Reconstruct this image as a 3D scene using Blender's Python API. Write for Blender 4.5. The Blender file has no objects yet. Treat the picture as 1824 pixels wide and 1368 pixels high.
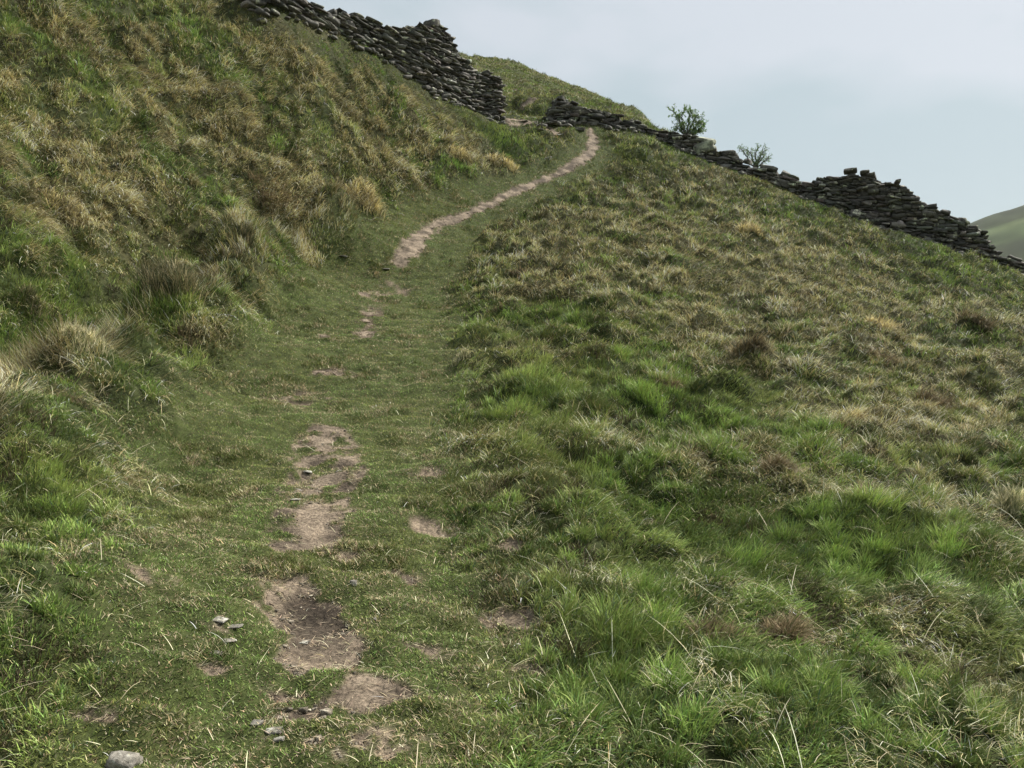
import bpy, bmesh, math, random
import numpy as np
R = math.radians
rng = np.random.default_rng(7)
random.seed(7)
sc = bpy.context.scene
col = sc.collection

# ------------------------------------------------------------------ camera, sky, sun, exposure
F = 1500.0                       # focal length in photograph pixels (1824 wide)
EYE = 1.6
cam_d = bpy.data.cameras.new('camera'); cam = bpy.data.objects.new('camera', cam_d); col.objects.link(cam)
cam.location = (0, 0, EYE); cam.rotation_euler = (R(90), 0, 0)
cam_d.sensor_width = 36; cam_d.lens = 36 * F / 1824; cam_d.clip_start = .05; cam_d.clip_end = 9000
sc.camera = cam
SUN_EL, SUN_AZ = R(47), R(57)   # azimuth from +Y towards +X
w = bpy.data.worlds.new('World'); sc.world = w; w.use_nodes = True
nt = w.node_tree; N = nt.nodes; Lk = nt.links; N.clear()
wo = N.new('ShaderNodeOutputWorld'); bg = N.new('ShaderNodeBackground')
sky = N.new('ShaderNodeTexSky'); sky.sky_type = 'NISHITA'; sky.sun_disc = False
sky.sun_elevation = SUN_EL; sky.sun_rotation = SUN_AZ; sky.air_density = 1; sky.dust_density = 2
bg.inputs['Strength'].default_value = 0.1
tc = N.new('ShaderNodeTexCoord')
sep = N.new('ShaderNodeSeparateXYZ'); Lk.new(tc.outputs['Generated'], sep.inputs[0])
n1 = N.new('ShaderNodeTexNoise'); n1.inputs['Scale'].default_value = 2.9; n1.inputs['Detail'].default_value = 5; n1.inputs['Roughness'].default_value = .45
mp = N.new('ShaderNodeMapping'); mp.inputs['Scale'].default_value = (1, 1, 2.2); mp.inputs['Location'].default_value = (.35, .1, .3)
Lk.new(tc.outputs['Generated'], mp.inputs[0]); Lk.new(mp.outputs[0], n1.inputs['Vector'])
# overcast cloud: brighter towards the zenith, pale blue-grey near the horizon
cr = N.new('ShaderNodeValToRGB'); Lk.new(sep.outputs['Z'], cr.inputs[0])
e = cr.color_ramp.elements
e[0].position = 0.0; e[0].color = (3.2, 3.48, 3.58, 1)
e[1].position = 1.0; e[1].color = (5.3, 5.45, 5.6, 1)
x = cr.color_ramp.elements.new(.42); x.color = (3.4, 3.68, 3.86, 1)
tint = N.new('ShaderNodeValToRGB'); Lk.new(n1.outputs['Fac'], tint.inputs[0])
tint.color_ramp.elements[0].position = .43; tint.color_ramp.elements[0].color = (.81, .885, .88, 1)
tint.color_ramp.elements[1].position = .58; tint.color_ramp.elements[1].color = (1.07, 1.05, 1.06, 1)
mul = N.new('ShaderNodeMix'); mul.data_type = 'RGBA'; mul.blend_type = 'MULTIPLY'; mul.inputs['Factor'].default_value = 1
Lk.new(cr.outputs[0], mul.inputs['A']); Lk.new(tint.outputs[0], mul.inputs['B'])
mx = N.new('ShaderNodeMix'); mx.data_type = 'RGBA'; mx.inputs['Factor'].default_value = .88
mx.clamp_result = False
Lk.new(sky.outputs[0], mx.inputs['A']); Lk.new(mul.outputs['Result'], mx.inputs['B'])
Lk.new(mx.outputs['Result'], bg.inputs['Color']); Lk.new(bg.outputs[0], wo.inputs[0])
sd = bpy.data.lights.new('sun', 'SUN'); so = bpy.data.objects.new('sun', sd); col.objects.link(so)
sd.energy = 5; sd.angle = R(2.5); sd.color = (1, .95, .86)
so.rotation_euler = (R(90) - SUN_EL, 0, math.pi - SUN_AZ)
sc.view_settings.view_transform = 'Standard'; sc.view_settings.look = 'None'
sc.view_settings.exposure = 0.86; sc.view_settings.gamma = 1

# ------------------------------------------------------------------ numeric helpers
def hash2(ix, iy, s=0):
    h = (ix.astype(np.int64) * 374761393 + iy.astype(np.int64) * 668265263 + s * 2147483647 + 1274126177) & 0xffffffff
    h = ((h ^ (h >> 13)) * 1274126177) & 0xffffffff
    h = ((h ^ (h >> 16)) * 2246822519) & 0xffffffff
    return ((h ^ (h >> 15)) & 0xffffff) / float(0x1000000)
def vnoise(x, y, s=0):
    ix, iy = np.floor(x), np.floor(y); fx, fy = x - ix, y - iy
    fx = fx * fx * (3 - 2 * fx); fy = fy * fy * (3 - 2 * fy)
    a, b, c, d = hash2(ix, iy, s), hash2(ix + 1, iy, s), hash2(ix, iy + 1, s), hash2(ix + 1, iy + 1, s)
    return (a + (b - a) * fx) * (1 - fy) + (c + (d - c) * fx) * fy
def fbm(x, y, s=0, o=4):
    r = 0; a = .5; t = 0
    for k in range(o):
        r = r + a * vnoise(x * 2 ** k + 13.7 * k, y * 2 ** k - 7.1 * k, s + k); t += a; a *= .5
    return r / t
def sstep(a, b, x):
    t = np.clip((x - a) / (b - a), 0, 1); return t * t * (3 - 2 * t)
def bumps(u, v, s, tilt=0.0):
    """jittered round hummocks on unit cells -> 0..1, and the id-random of the highest one"""
    iu, iv = np.floor(u), np.floor(v); best = np.zeros_like(u)
    for du in (-1, 0, 1):
        for dv in (-1, 0, 1):
            a, b = iu + du, iv + dv
            cx = a + .15 + .7 * hash2(a, b, s); cy = b + .15 + .7 * hash2(a, b, s + 1)
            r = .45 + .5 * hash2(a, b, s + 2); hgt = .25 + .75 * hash2(a, b, s + 3)
            dx, dy = u - cx, v - cy
            dy = np.where(dy > 0, dy * (1 + tilt), dy * (1 - .35 * tilt))
            q = np.clip(1 - (dx * dx + dy * dy) / (r * r), 0, 1)
            best = np.maximum(best, hgt * q ** 1.3)
    return best

# ------------------------------------------------------------------ the lie of the land (thin plate through surveyed points)
def pt(px, py, d): return ((px - 912) / F * d, d, (684 - py) / F * d + EYE)
LW_BASE = [(470,2,22.2),(487,8,22.4),(544,30,23.3),(604,55,24.2),(643,71,24.7),(687,93,25.2),(714,121,25.5),(750,145,25.9),(791,170,26.6),(824,186,27.2),(851,197,27.7),(890,210,28.2)]
MW_BASE = [(978,217,28.8),(1033,219,29),(1074,220,29.2),(1104,224,29.3)]
RW_BASE = [(1108,226,29.3),(1140,234,29.3),(1167,243,29.2),(1188,256,29),(1227,270,28.8),(1265,287,28.5),(1304,300,28.2),(1361,324,27.7),(1400,339,27.4),(1446,358,27.1),(1493,379,26.8),(1551,395,26.4),(1586,416,26.1),(1632,430,25.9),(1679,444,25.7),(1725,461,25.5),(1772,477,25.3),(1824,491,25.1),(2000,548,24.8),(2150,600,24.6)]
CP = [pt(*q) for q in [
 (530,1368,2.7),(200,1368,2.72),(900,1368,2.75),(1400,1368,2.9),(1824,1368,3.2),(560,1120,3.7),(560,870,5.8),(230,870,5.7),(850,870,5.9),
 (620,700,9.5),(430,700,9.3),(800,700,9.5),(640,600,12.5),(480,600,12.3),(830,600,12.7),(700,480,17),(560,480,16.6),(850,480,17.2),
 (790,400,20),(930,340,23),(1030,290,25.5),(1055,240,28),(940,217,28.5),(900,235,27.2),
 (1824,1000,6),(1824,800,9.5),(1824,600,17),(1824,530,22),(1400,1000,5.2),(1400,800,8),(1400,600,14),(1400,450,21),(1100,800,7.8),(1100,600,13.2),
 (1000,450,18.5),(1100,330,25),(1200,400,22),(1600,520,20),(1100,1050,4.6),
 (0,760,5.3),(150,670,7.7),(330,560,10.5),(500,450,15.6),(600,400,17.6),(690,375,19.6),(60,870,4.8),(-80,1100,3.2),
 (0,655,8),(0,500,10),(0,300,12.5),(0,100,15),(0,0,16.5),(200,480,12),(200,300,14.6),(200,100,17.6),(200,0,19.3),(400,420,14.3),(400,200,18.6),(400,50,21.4),
 (600,300,19.6),(600,150,22.4),(750,300,22.2),(750,210,24.2),(900,285,24.8),(300,500,12.6),
 (870,112,60),(930,128,57),(1000,153,53),(1160,228,41),(945,187,35),(900,150,45)]]
CP += [(-4.9,7,1.15),(-5.2,9.6,1.8),(-4.3,5,.8),(-4,3.4,.6),(0,0,0),(0,-5,-.8),(-20,12,10.6),(-20,25,18),(-12,4,3.2),(-7,2,1),(-12,-4,2),(15,10,-1.6),(8,3,-1),(20,20,-.2),(30,25,-4),(8,-4,-2.2),
 (14,35,4.4),(9,40,8.2),(25,40,-2),(0,75,25.5),(-10,75,24.5),(8,58,12.5),(-17,60,22),(-14,34,14),(20,60,3),(-30,50,22),(-30,0,10),(-25,75,22),(25,75,3),(5,66,18)]
CP += [pt(*q) for q in LW_BASE[::2] + MW_BASE[::2] + RW_BASE[::2]]
for px, py, d in LW_BASE: CP += [pt(px, py + 8, d + 1.6), pt(px, py + 45, d + 5)]
CP += [pt(*q) for q in [(1060,192,40),(1100,208,37),(1000,180,40),(1135,224,36)]]
for px, py, d in [(600,60,60),(700,90,60),(780,105,60),(840,114,60),(900,116,58.5),(965,141,55),(1045,172,50),(1096,194,46),(1130,212,43)]: CP += [pt(px, py, d), pt(px, py + 5, d - 4), pt(px, py + 7, d + 5)]
CP = np.array(CP)
def tps_fit(C, lam=.03):
    n = len(C); d2 = ((C[:, None, :2] - C[None, :, :2]) ** 2).sum(-1)
    K = np.where(d2 > 0, .5 * d2 * np.log(d2 + 1e-12), 0); K[np.arange(n), np.arange(n)] += lam
    P = np.c_[np.ones(n), C[:, :2]]; A = np.zeros((n + 3, n + 3)); A[:n, :n] = K; A[:n, n:] = P; A[n:, :n] = P.T
    return np.linalg.solve(A, np.r_[C[:, 2], 0, 0, 0])
TW = tps_fit(CP)
GX, GY, GS = -45.0, -12.0, .16
def tps_grid():
    xs, ys = np.arange(GX, 45.3, GS), np.arange(GY, 90.3, GS); Z = np.empty((len(ys), len(xs))); px, py = CP[:, 0].astype(np.float32), CP[:, 1].astype(np.float32); wv = TW[:-3].astype(np.float32)
    for k, yv in enumerate(ys):
        d2 = (xs.astype(np.float32)[:, None] - px) ** 2 + (np.float32(yv) - py) ** 2 + np.float32(1e-9)
        Z[k] = (.5 * d2 * np.log(d2)).astype(np.float64) @ TW[:-3] + TW[-3] + TW[-2] * xs + TW[-1] * yv
    return Z
GZ = tps_grid()
def base_h(x, y):
    x = np.atleast_1d(np.asarray(x, float)); y = np.atleast_1d(np.asarray(y, float))
    u = (np.clip(x, -45, 45) - GX) / GS; v = (np.clip(y, -12, 90) - GY) / GS; iu = u.astype(int); iv = v.astype(int); fu = u - iu; fv = v - iv
    z = (GZ[iv, iu] * (1 - fu) + GZ[iv, iu + 1] * fu) * (1 - fv) + (GZ[iv + 1, iu] * (1 - fu) + GZ[iv + 1, iu + 1] * fu) * fv
    rr = np.hypot(x, y - 25); m = rr > 48
    if m.any():
        xs, ys = x[m], y[m]; k = sstep(48, 260, rr[m]); far = -45 + 30 * sstep(-200, -900, xs) + 18 * (fbm(xs / 160, ys / 160, 91) - .5)
        z = z.copy(); z[m] = z[m] * (1 - k) + far * k
    return z
def to_px(x, y, z): return 912 + F * x / y, 684 - F * (z - EYE) / y
def at(px, py, dmin=1.6):
    """where the sight line of a photograph pixel meets the ground"""
    d = np.exp(np.linspace(math.log(dmin), math.log(75), 900)); x = (px - 912) / F * d; z = (684 - py) / F * d + EYE
    g = base_h(x, d); k = np.argmax(g > z)
    if g[k] <= z[k]: k = int(np.argmin(z - g))
    if k > 0:
        a = (z[k-1] - g[k-1]) / max(1e-9, (z[k-1] - g[k-1]) - (z[k] - g[k])); dd = d[k-1] + a * (d[k] - d[k-1])
    else: dd = d[0]
    return (px - 912) / F * dd, dd

# worn ground: capsules (centre line of the trodden path) and patches, all in metres on the ground
def chain(pts):
    out = []
    for px, py, hw in pts:
        x, y = at(px, py); out.append((x, y, hw * y / F))
    return np.array(out)
PATHS = [chain([(1050,231,10),(1058,254,13),(1052,271,13),(1033,290,12),(992,312,11),(951,328,11),(910,348,12),(868,366,12),(827,384,13),(797,394,17),(771,404,20),(749,424,22),(731,446,25),(712,472,20)]),
         chain([(668,545,24),(652,585,26),(646,606,20)]),
         chain([(590,775,38),(575,800,55),(585,850,62),(550,890,62),(560,930,66),(530,975,58)]),
         chain([(545,1050,50),(562,1085,60),(555,1120,70),(575,1165,85),(540,1195,50)]),
         chain([(560,1250,60),(520,1300,80),(580,1360,90)]),
         chain([(577,606,13),(575,600,6)]), chain([(590,668,50),(560,670,20)]),
         chain([(950,184,8),(938,190,7),(925,196,4)]), chain([(920,170,5),(905,173,4)])]
PWT = [.95, .66, .78, .82, .66, .8, .5, .9, .8]
PKR = [.62, .5, .68, .58, .3, .8, .6, 1, 1]; PKD = [.6, .9, .9, .9, 1.2, .8, .9, .6, .6]
PATCH = [(920,1105,60,24,.7),(905,1040,40,22,.7),(800,940,70,18,.4),(925,1195,40,12,.7),(345,1195,60,10,.5),(400,1120,60,14,.4),(650,1010,110,26,.35),
         (700,1160,90,14,.5),(480,1050,70,40,.5),(1155,935,22,10,.8),(700,520,30,10,.5),(660,530,24,10,.5),(985,238,36,9,.75),(945,222,44,8,.8),(300,1050,100,22,.2),
         (690,1030,60,14,.5),(600,1230,110,26,.45),(160,1290,60,20,.22),(640,1330,110,30,.55),(760,850,40,10,.35),(530,720,80,16,.3),(900,1010,30,16,.55)]
def blob(px, py, rx, ry):
    c = np.array(at(px, py)); a = np.array(at(px + rx, py)) - c; q = at(px, py + ry)
    b = np.array(q) - c
    if abs(a[0] * b[1] - a[1] * b[0]) < 1e-4: b = np.array([0, -1.0])
    a = np.array([rx * c[1] / F, 0]); nb = np.hypot(*b); b = b / nb * np.clip(nb, .25 * abs(a[0]), 3.2 * abs(a[0]) + .3)
    return c, np.linalg.inv(np.array([a, b]).T)
def bl_eval(B, x, y):
    c, M = B; dx, dy = x - c[0], y - c[1]
    u = M[0, 0] * dx + M[0, 1] * dy; v = M[1, 0] * dx + M[1, 1] * dy
    return np.exp(-(u * u + v * v))
PB = [(blob(*p[:4]), p[4]) for p in PATCH]
WBOX = [(C[:, 0].min() - 1.2, C[:, 0].max() + 1.2, C[:, 1].min() - 1.2, C[:, 1].max() + 1.2) for C in PATHS] + [(B[0][0] - 1.3, B[0][0] + 1.3, B[0][1] - 1.6, B[0][1] + 1.6) for B, _ in PB]
def worn(x, y):
    """0 grass .. 1 bare soil"""
    sh = x.shape; x = x.ravel(); y = y.ravel(); full = np.zeros(len(x)); sel = np.zeros(len(x), bool)
    for b in WBOX: sel |= (x > b[0]) & (x < b[1]) & (y > b[2]) & (y < b[3])
    if sel.any(): full[sel] = worn_in(x[sel], y[sel])
    return full.reshape(sh)
def worn_in(x, y):
    m = np.zeros_like(x); nz = (fbm(x * 5.5, y * 5.5, 31, 4) - .5)
    nf = fbm(x * 1.9, y * 1.9, 35, 2) - .5
    for C, wt, kr, kd in zip(PATHS, PWT, PKR, PKD):
        best = np.full_like(x, -9.0)
        for i in range(len(C) - 1):
            a, b = C[i], C[i+1]; ab = b[:2] - a[:2]; t = np.clip(((x - a[0]) * ab[0] + (y - a[1]) * ab[1]) / (ab @ ab + 1e-9), 0, 1)
            r = a[2] + (b[2] - a[2]) * t; d = np.hypot(x - a[0] - ab[0] * t, y - a[1] - ab[1] * t)
            best = np.maximum(best, .62 - (d - r * kr) / (kd * r + .04))
        m = np.maximum(m, np.clip(best, 0, 1.25) * wt)
    for B, wt in PB: m = np.maximum(m, 1.15 * wt * bl_eval(B, x, y) * (.2 + 1.5 * fbm(x * 3, y * 3, 77, 3)))
    return np.clip(m + (nz * (1.7 + 1.6 * sstep(15, 10, y)) + nf * .6 + (fbm(x * 17, y * 17, 33, 2) - .5) * (.7 + .6 * sstep(15, 10, y))) * sstep(.02, .3, m), 0, 1.5)
TRACK = chain([(560,1500,330),(520,1368,400),(530,1120,360),(540,870,300),(590,740,230),(620,660,190),(650,590,165),(690,500,140),(740,440,115),(800,395,85),(880,358,62),(980,315,42),(1040,285,36),(1058,250,28),(1040,232,26)])
def track(x, y):
    best = np.full_like(x, -9.0)
    for i in range(len(TRACK) - 1):
        a, b = TRACK[i], TRACK[i+1]; ab = b[:2] - a[:2]; t = np.clip(((x - a[0]) * ab[0] + (y - a[1]) * ab[1]) / (ab @ ab + 1e-9), 0, 1)
        r = a[2] + (b[2] - a[2]) * t; d = np.hypot(x - a[0] - ab[0] * t, y - a[1] - ab[1] * t)
        best = np.maximum(best, (r - d) / .7)
    return sstep(-.5, .5, best + .5 * (fbm(x * 1.6, y * 1.6, 41, 3) - .5) * 2)
WL = [np.array([pt(*q)[:2] for q in B]) for B in (LW_BASE, MW_BASE, RW_BASE)]
def near_wall(x, y):
    best = np.full_like(x, 99.0)
    for C in WL:
        for i in range(len(C) - 1):
            a, b = C[i], C[i+1]; ab = b - a; t = np.clip(((x - a[0]) * ab[0] + (y - a[1]) * ab[1]) / (ab @ ab + 1e-9), 0, 1)
            best = np.minimum(best, np.hypot(x - a[0] - ab[0] * t, y - a[1] - ab[1] * t))
    return 1 - sstep(.5, 1.6, best)
def side_mix(x, y): return sstep(-2.6, -.6, x + .06 * (y - 6) * 0)      # 0 on the bank on the left, 1 on the right
VERGE = np.array([at(*q) for q in [(-60,790),(0,752),(80,708),(150,668),(240,610),(330,556),(420,500),(500,448),(600,398),(690,372)]])
def verge(x, y):
    best = np.full_like(x, 99.0); sg = np.zeros_like(x)
    for a, b in zip(VERGE[:-1], VERGE[1:]):
        ab = b - a; t = np.clip(((x - a[0]) * ab[0] + (y - a[1]) * ab[1]) / (ab @ ab + 1e-9), 0, 1); dx, dy = x - a[0] - ab[0] * t, y - a[1] - ab[1] * t
        d = np.hypot(dx, dy); m = d < best; best = np.where(m, d, best); sg = np.where(m, ab[0] * dy - ab[1] * dx, sg)
    return np.where(sg > 0, best, -best)
def relief(x, y, T=None):
    T = track(x, y) if T is None else T
    s = side_mix(x, y); out = np.zeros_like(x)
    wob = .6 * (fbm(x * .7, y * .7, 5, 2) - .5)
    for (c, dsc, k) in ((np.array([.30, .954]), 1 - s, 0), (np.array([.82, .57]), s, 10)):
        dn = np.array([c[1], -c[0]])
        u = (x * c[0] + y * c[1]); v = -(x * dn[0] + y * dn[1]) + wob
        if k == 0: h = .42 * bumps(u / 1.3, v / .62, 3, 1.3) + .18 * bumps(u / .5, v / .34, 7, .6)
        else: h = .27 * bumps(u / 1.0, v / .72, 23, .9) + .15 * bumps(u / .42, v / .34, 27, .5)
        out = out + dsc * h
    far = sstep(34, 45, y); rr = np.hypot(x, y); out = out * (1 - (1 - s) * .7 * (1 - sstep(4, 8.5, rr))) * (1 - s * .6 * (1 - sstep(3.5, 8, rr))) * (1 - .7 * near_wall(x, y))
    out = out * (1 - .93 * T) * (1 - .2 * far) + .25 * far * bumps(x / 1.5, y / 1.5, 55, 0)
    out = out + .05 * T * (fbm(x * 2.2, y * 2.2, 61, 4) - .5) * 2 + .045 * T * bumps(x * 2.6, y * 4.6, 66, .8)
    v = verge(x, y); k = 1 - sstep(13, 18, y); out = out + k * (.06 * np.exp(-(v / .4) ** 2) - .32 * np.exp(-((v - 1.0) / .5) ** 2))
    return out * (1 - sstep(90, 140, np.hypot(x, y)))
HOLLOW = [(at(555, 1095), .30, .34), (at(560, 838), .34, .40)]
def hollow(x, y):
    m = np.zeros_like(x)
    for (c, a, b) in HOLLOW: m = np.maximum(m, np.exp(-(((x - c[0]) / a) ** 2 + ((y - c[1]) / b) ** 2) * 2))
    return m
def height(x, y, T=None, W=None):
    x = np.atleast_1d(np.asarray(x, float)); y = np.atleast_1d(np.asarray(y, float))
    W = worn(x, y) if W is None else W
    return base_h(x, y) + relief(x, y, T) - .028 * sstep(.3, 1.2, W) - .05 * hollow(x, y)
def H1(x, y): return float(height(np.array([x]), np.array([y]))[0])

# ------------------------------------------------------------------ mesh and material helpers
def mesh_obj(name, V, loops, starts, mat, colr=None, parent=None, smooth=False):
    me = bpy.data.meshes.new(name); V = np.ascontiguousarray(V, np.float32)
    me.vertices.add(len(V)); me.vertices.foreach_set('co', V.ravel())
    me.loops.add(len(loops)); me.loops.foreach_set('vertex_index', np.ascontiguousarray(loops, np.int32))
    me.polygons.add(len(starts)); me.polygons.foreach_set('loop_start', np.ascontiguousarray(starts, np.int32))
    if colr is not None:
        a = me.attributes.new('Col', 'FLOAT_COLOR', 'POINT')
        a.data.foreach_set('color', np.ascontiguousarray(colr if colr.shape[1] == 4 else np.c_[colr, np.ones(len(colr))], np.float32).ravel())
    me.update(calc_edges=True); me.validate()
    if smooth: me.polygons.foreach_set('use_smooth', np.ones(len(me.polygons), bool))
    me.materials.append(mat)
    o = bpy.data.objects.new(name, me); col.objects.link(o)
    if parent: o.parent = parent
    return o
def quads(V, Q, name, mat, **k):
    Q = np.asarray(Q, np.int32); return mesh_obj(name, V, Q.ravel(), np.arange(len(Q)) * Q.shape[1], mat, **k)
def tag(o, label=None, cat=None, group=None, kind=None):
    for k, v in (('label', label), ('category', cat), ('group', group), ('kind', kind)):
        if v: o[k] = v
    return o
def empty(name, loc):
    o = bpy.data.objects.new(name, None); col.objects.link(o); o.location = loc; o.empty_display_size = .2; return o
def mat_new(name):
    m = bpy.data.materials.new(name); m.use_nodes = True; return m, m.node_tree.nodes, m.node_tree.links
def blade_mat(name, transl=.16, rough=.62, spec=.14):
    m, n, l = mat_new(name); b = n['Principled BSDF']; a = n.new('ShaderNodeAttribute'); a.attribute_name = 'Col'
    l.new(a.outputs['Color'], b.inputs['Base Color']); b.inputs['Roughness'].default_value = rough
    b.inputs['Specular IOR Level'].default_value = spec
    t = n.new('ShaderNodeBsdfTranslucent'); l.new(a.outputs['Color'], t.inputs[0])
    s = n.new('ShaderNodeMixShader'); s.inputs[0].default_value = transl
    l.new(b.outputs[0], s.inputs[1]); l.new(t.outputs[0], s.inputs[2]); l.new(s.outputs[0], n['Material Output'].inputs[0]); return m
M_BLADE = blade_mat('grass_blades')
def rgb(node, c): node.default_value = (*c, 1)
def ground_mat():
    m, n, l = mat_new('turf_soil'); b = n['Principled BSDF']; b.inputs['Roughness'].default_value = .95; b.inputs['Specular IOR Level'].default_value = .1
    a = n.new('ShaderNodeAttribute'); a.attribute_name = 'Col'
    g = n.new('ShaderNodeNewGeometry')
    t1 = n.new('ShaderNodeTexNoise'); t1.inputs['Scale'].default_value = 9; t1.inputs['Detail'].default_value = 8; t1.inputs['Roughness'].default_value = .7
    l.new(g.outputs['Position'], t1.inputs['Vector'])
    r = n.new('ShaderNodeValToRGB'); l.new(t1.outputs['Fac'], r.inputs[0])
    r.color_ramp.elements[0].position = .33; r.color_ramp.elements[0].color = (.45, .45, .42, 1)
    r.color_ramp.elements[1].position = .68; r.color_ramp.elements[1].color = (1.5, 1.45, 1.3, 1)
    x = n.new('ShaderNodeMix'); x.data_type = 'RGBA'; x.blend_type = 'MULTIPLY'; x.inputs['Factor'].default_value = 1
    l.new(a.outputs['Color'], x.inputs['A']); l.new(r.outputs[0], x.inputs['B']); sc_, sh = soil_nodes(n, l); sm = n.new('ShaderNodeMix'); sm.data_type = 'RGBA'
    l.new(a.outputs['Alpha'], sm.inputs['Factor']); l.new(x.outputs['Result'], sm.inputs['A']); l.new(sc_, sm.inputs['B']); l.new(sm.outputs['Result'], b.inputs['Base Color'])
    bu = n.new('ShaderNodeBump'); bu.inputs['Strength'].default_value = .8; bu.inputs['Distance'].default_value = .04
    l.new(t1.outputs['Fac'], bu.inputs['Height']); l.new(bu.outputs[0], b.inputs['Normal']); return m
def soil_nodes(n, l):
    g = n.new('ShaderNodeNewGeometry')
    t1 = n.new('ShaderNodeTexNoise'); t1.inputs['Scale'].default_value = 3.2; t1.inputs['Detail'].default_value = 6; t1.inputs['Roughness'].default_value = .65
    t2 = n.new('ShaderNodeTexNoise'); t2.inputs['Scale'].default_value = 55; t2.inputs['Detail'].default_value = 6; t2.inputs['Roughness'].default_value = .75
    vo = n.new('ShaderNodeTexVoronoi'); vo.inputs['Scale'].default_value = 42; vo.feature = 'F1'
    for t in (t1, t2, vo): l.new(g.outputs['Position'], t.inputs['Vector'])
    r = n.new('ShaderNodeValToRGB'); l.new(t1.outputs['Fac'], r.inputs[0])
    r.color_ramp.elements[0].position = .40; r.color_ramp.elements[0].color = (.075, .060, .046, 1)
    r.color_ramp.elements[1].position = .60; r.color_ramp.elements[1].color = (.25, .205, .158, 1)
    r2 = n.new('ShaderNodeValToRGB'); l.new(t2.outputs['Fac'], r2.inputs[0])
    r2.color_ramp.elements[0].position = .35; r2.color_ramp.elements[0].color = (.45, .43, .41, 1); r2.color_ramp.elements[1].position = .66; r2.color_ramp.elements[1].color = (1.5, 1.45, 1.38, 1)
    x = n.new('ShaderNodeMix'); x.data_type = 'RGBA'; x.blend_type = 'MULTIPLY'; x.inputs['Factor'].default_value = 1
    l.new(r.outputs[0], x.inputs['A']); l.new(r2.outputs[0], x.inputs['B'])
    ad = n.new('ShaderNodeMath'); ad.operation = 'MULTIPLY_ADD'; ad.inputs[1].default_value = -.5
    l.new(vo.outputs['Distance'], ad.inputs[0]); l.new(t2.outputs['Fac'], ad.inputs[2])
    return x.outputs['Result'], ad.outputs[0]
def soil_mat():
    m, n, l = mat_new('trodden_soil'); b = n['Principled BSDF']; b.inputs['Roughness'].default_value = .92; b.inputs['Specular IOR Level'].default_value = .15
    c, h = soil_nodes(n, l); a = n.new('ShaderNodeAttribute'); a.attribute_name = 'Col'
    x = n.new('ShaderNodeMix'); x.data_type = 'RGBA'; x.blend_type = 'MULTIPLY'; x.inputs['Factor'].default_value = 1
    l.new(c, x.inputs['A']); l.new(a.outputs['Color'], x.inputs['B']); l.new(x.outputs['Result'], b.inputs['Base Color'])
    bu = n.new('ShaderNodeBump'); bu.inputs['Strength'].default_value = .9; bu.inputs['Distance'].default_value = .015
    l.new(h, bu.inputs['Height']); l.new(bu.outputs[0], b.inputs['Normal']); return m
def stone_mat(name, dark, light, lichen, lich=.6, scale=14):
    m, n, l = mat_new(name); b = n['Principled BSDF']; b.inputs['Roughness'].default_value = .85; b.inputs['Specular IOR Level'].default_value = .3
    a = n.new('ShaderNodeAttribute'); a.attribute_name = 'Col'
    g = n.new('ShaderNodeNewGeometry')
    t1 = n.new('ShaderNodeTexNoise'); t1.inputs['Scale'].default_value = scale; t1.inputs['Detail'].default_value = 7; t1.inputs['Roughness'].default_value = .7
    t2 = n.new('ShaderNodeTexNoise'); t2.inputs['Scale'].default_value = scale * .45; t2.inputs['Detail'].default_value = 5; t2.inputs['Roughness'].default_value = .6
    for t in (t1, t2): l.new(g.outputs['Position'], t.inputs['Vector'])
    r = n.new('ShaderNodeValToRGB'); l.new(t1.outputs['Fac'], r.inputs[0]); r.color_ramp.elements[0].position = .3; r.color_ramp.elements[1].position = .7
    r.color_ramp.elements[0].color = (*dark, 1); r.color_ramp.elements[1].color = (*light, 1)
    r2 = n.new('ShaderNodeValToRGB'); l.new(t2.outputs['Fac'], r2.inputs[0]); r2.color_ramp.elements[0].position = lich; r2.color_ramp.elements[1].position = lich + .07
    x = n.new('ShaderNodeMix'); x.data_type = 'RGBA'; l.new(r2.outputs[0], x.inputs['Factor']); l.new(r.outputs[0], x.inputs['A']); x.inputs['B'].default_value = (*lichen, 1)
    y = n.new('ShaderNodeMix'); y.data_type = 'RGBA'; y.blend_type = 'MULTIPLY'; y.inputs['Factor'].default_value = 1
    l.new(x.outputs['Result'], y.inputs['A']); l.new(a.outputs['Color'], y.inputs['B']); l.new(y.outputs['Result'], b.inputs['Base Color'])
    bu = n.new('ShaderNodeBump'); bu.inputs['Strength'].default_value = .7; bu.inputs['Distance'].default_value = .02
    l.new(t1.outputs['Fac'], bu.inputs['Height']); l.new(bu.outputs[0], b.inputs['Normal']); return m
M_GROUND, M_SOIL = ground_mat(), soil_mat()
M_WALL = stone_mat('slate_wall', (.036, .034, .030), (.135, .128, .11), (.33, .34, .25), .58, 14)
M_PALE = stone_mat('pale_stone', (.08, .073, .06), (.33, .305, .26), (.46, .45, .39), .56, 48)
M_LICHEN = stone_mat('lichened_boulder', (.09, .095, .07), (.14, .15, .11), (.25, .27, .19), .5, 9)

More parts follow.
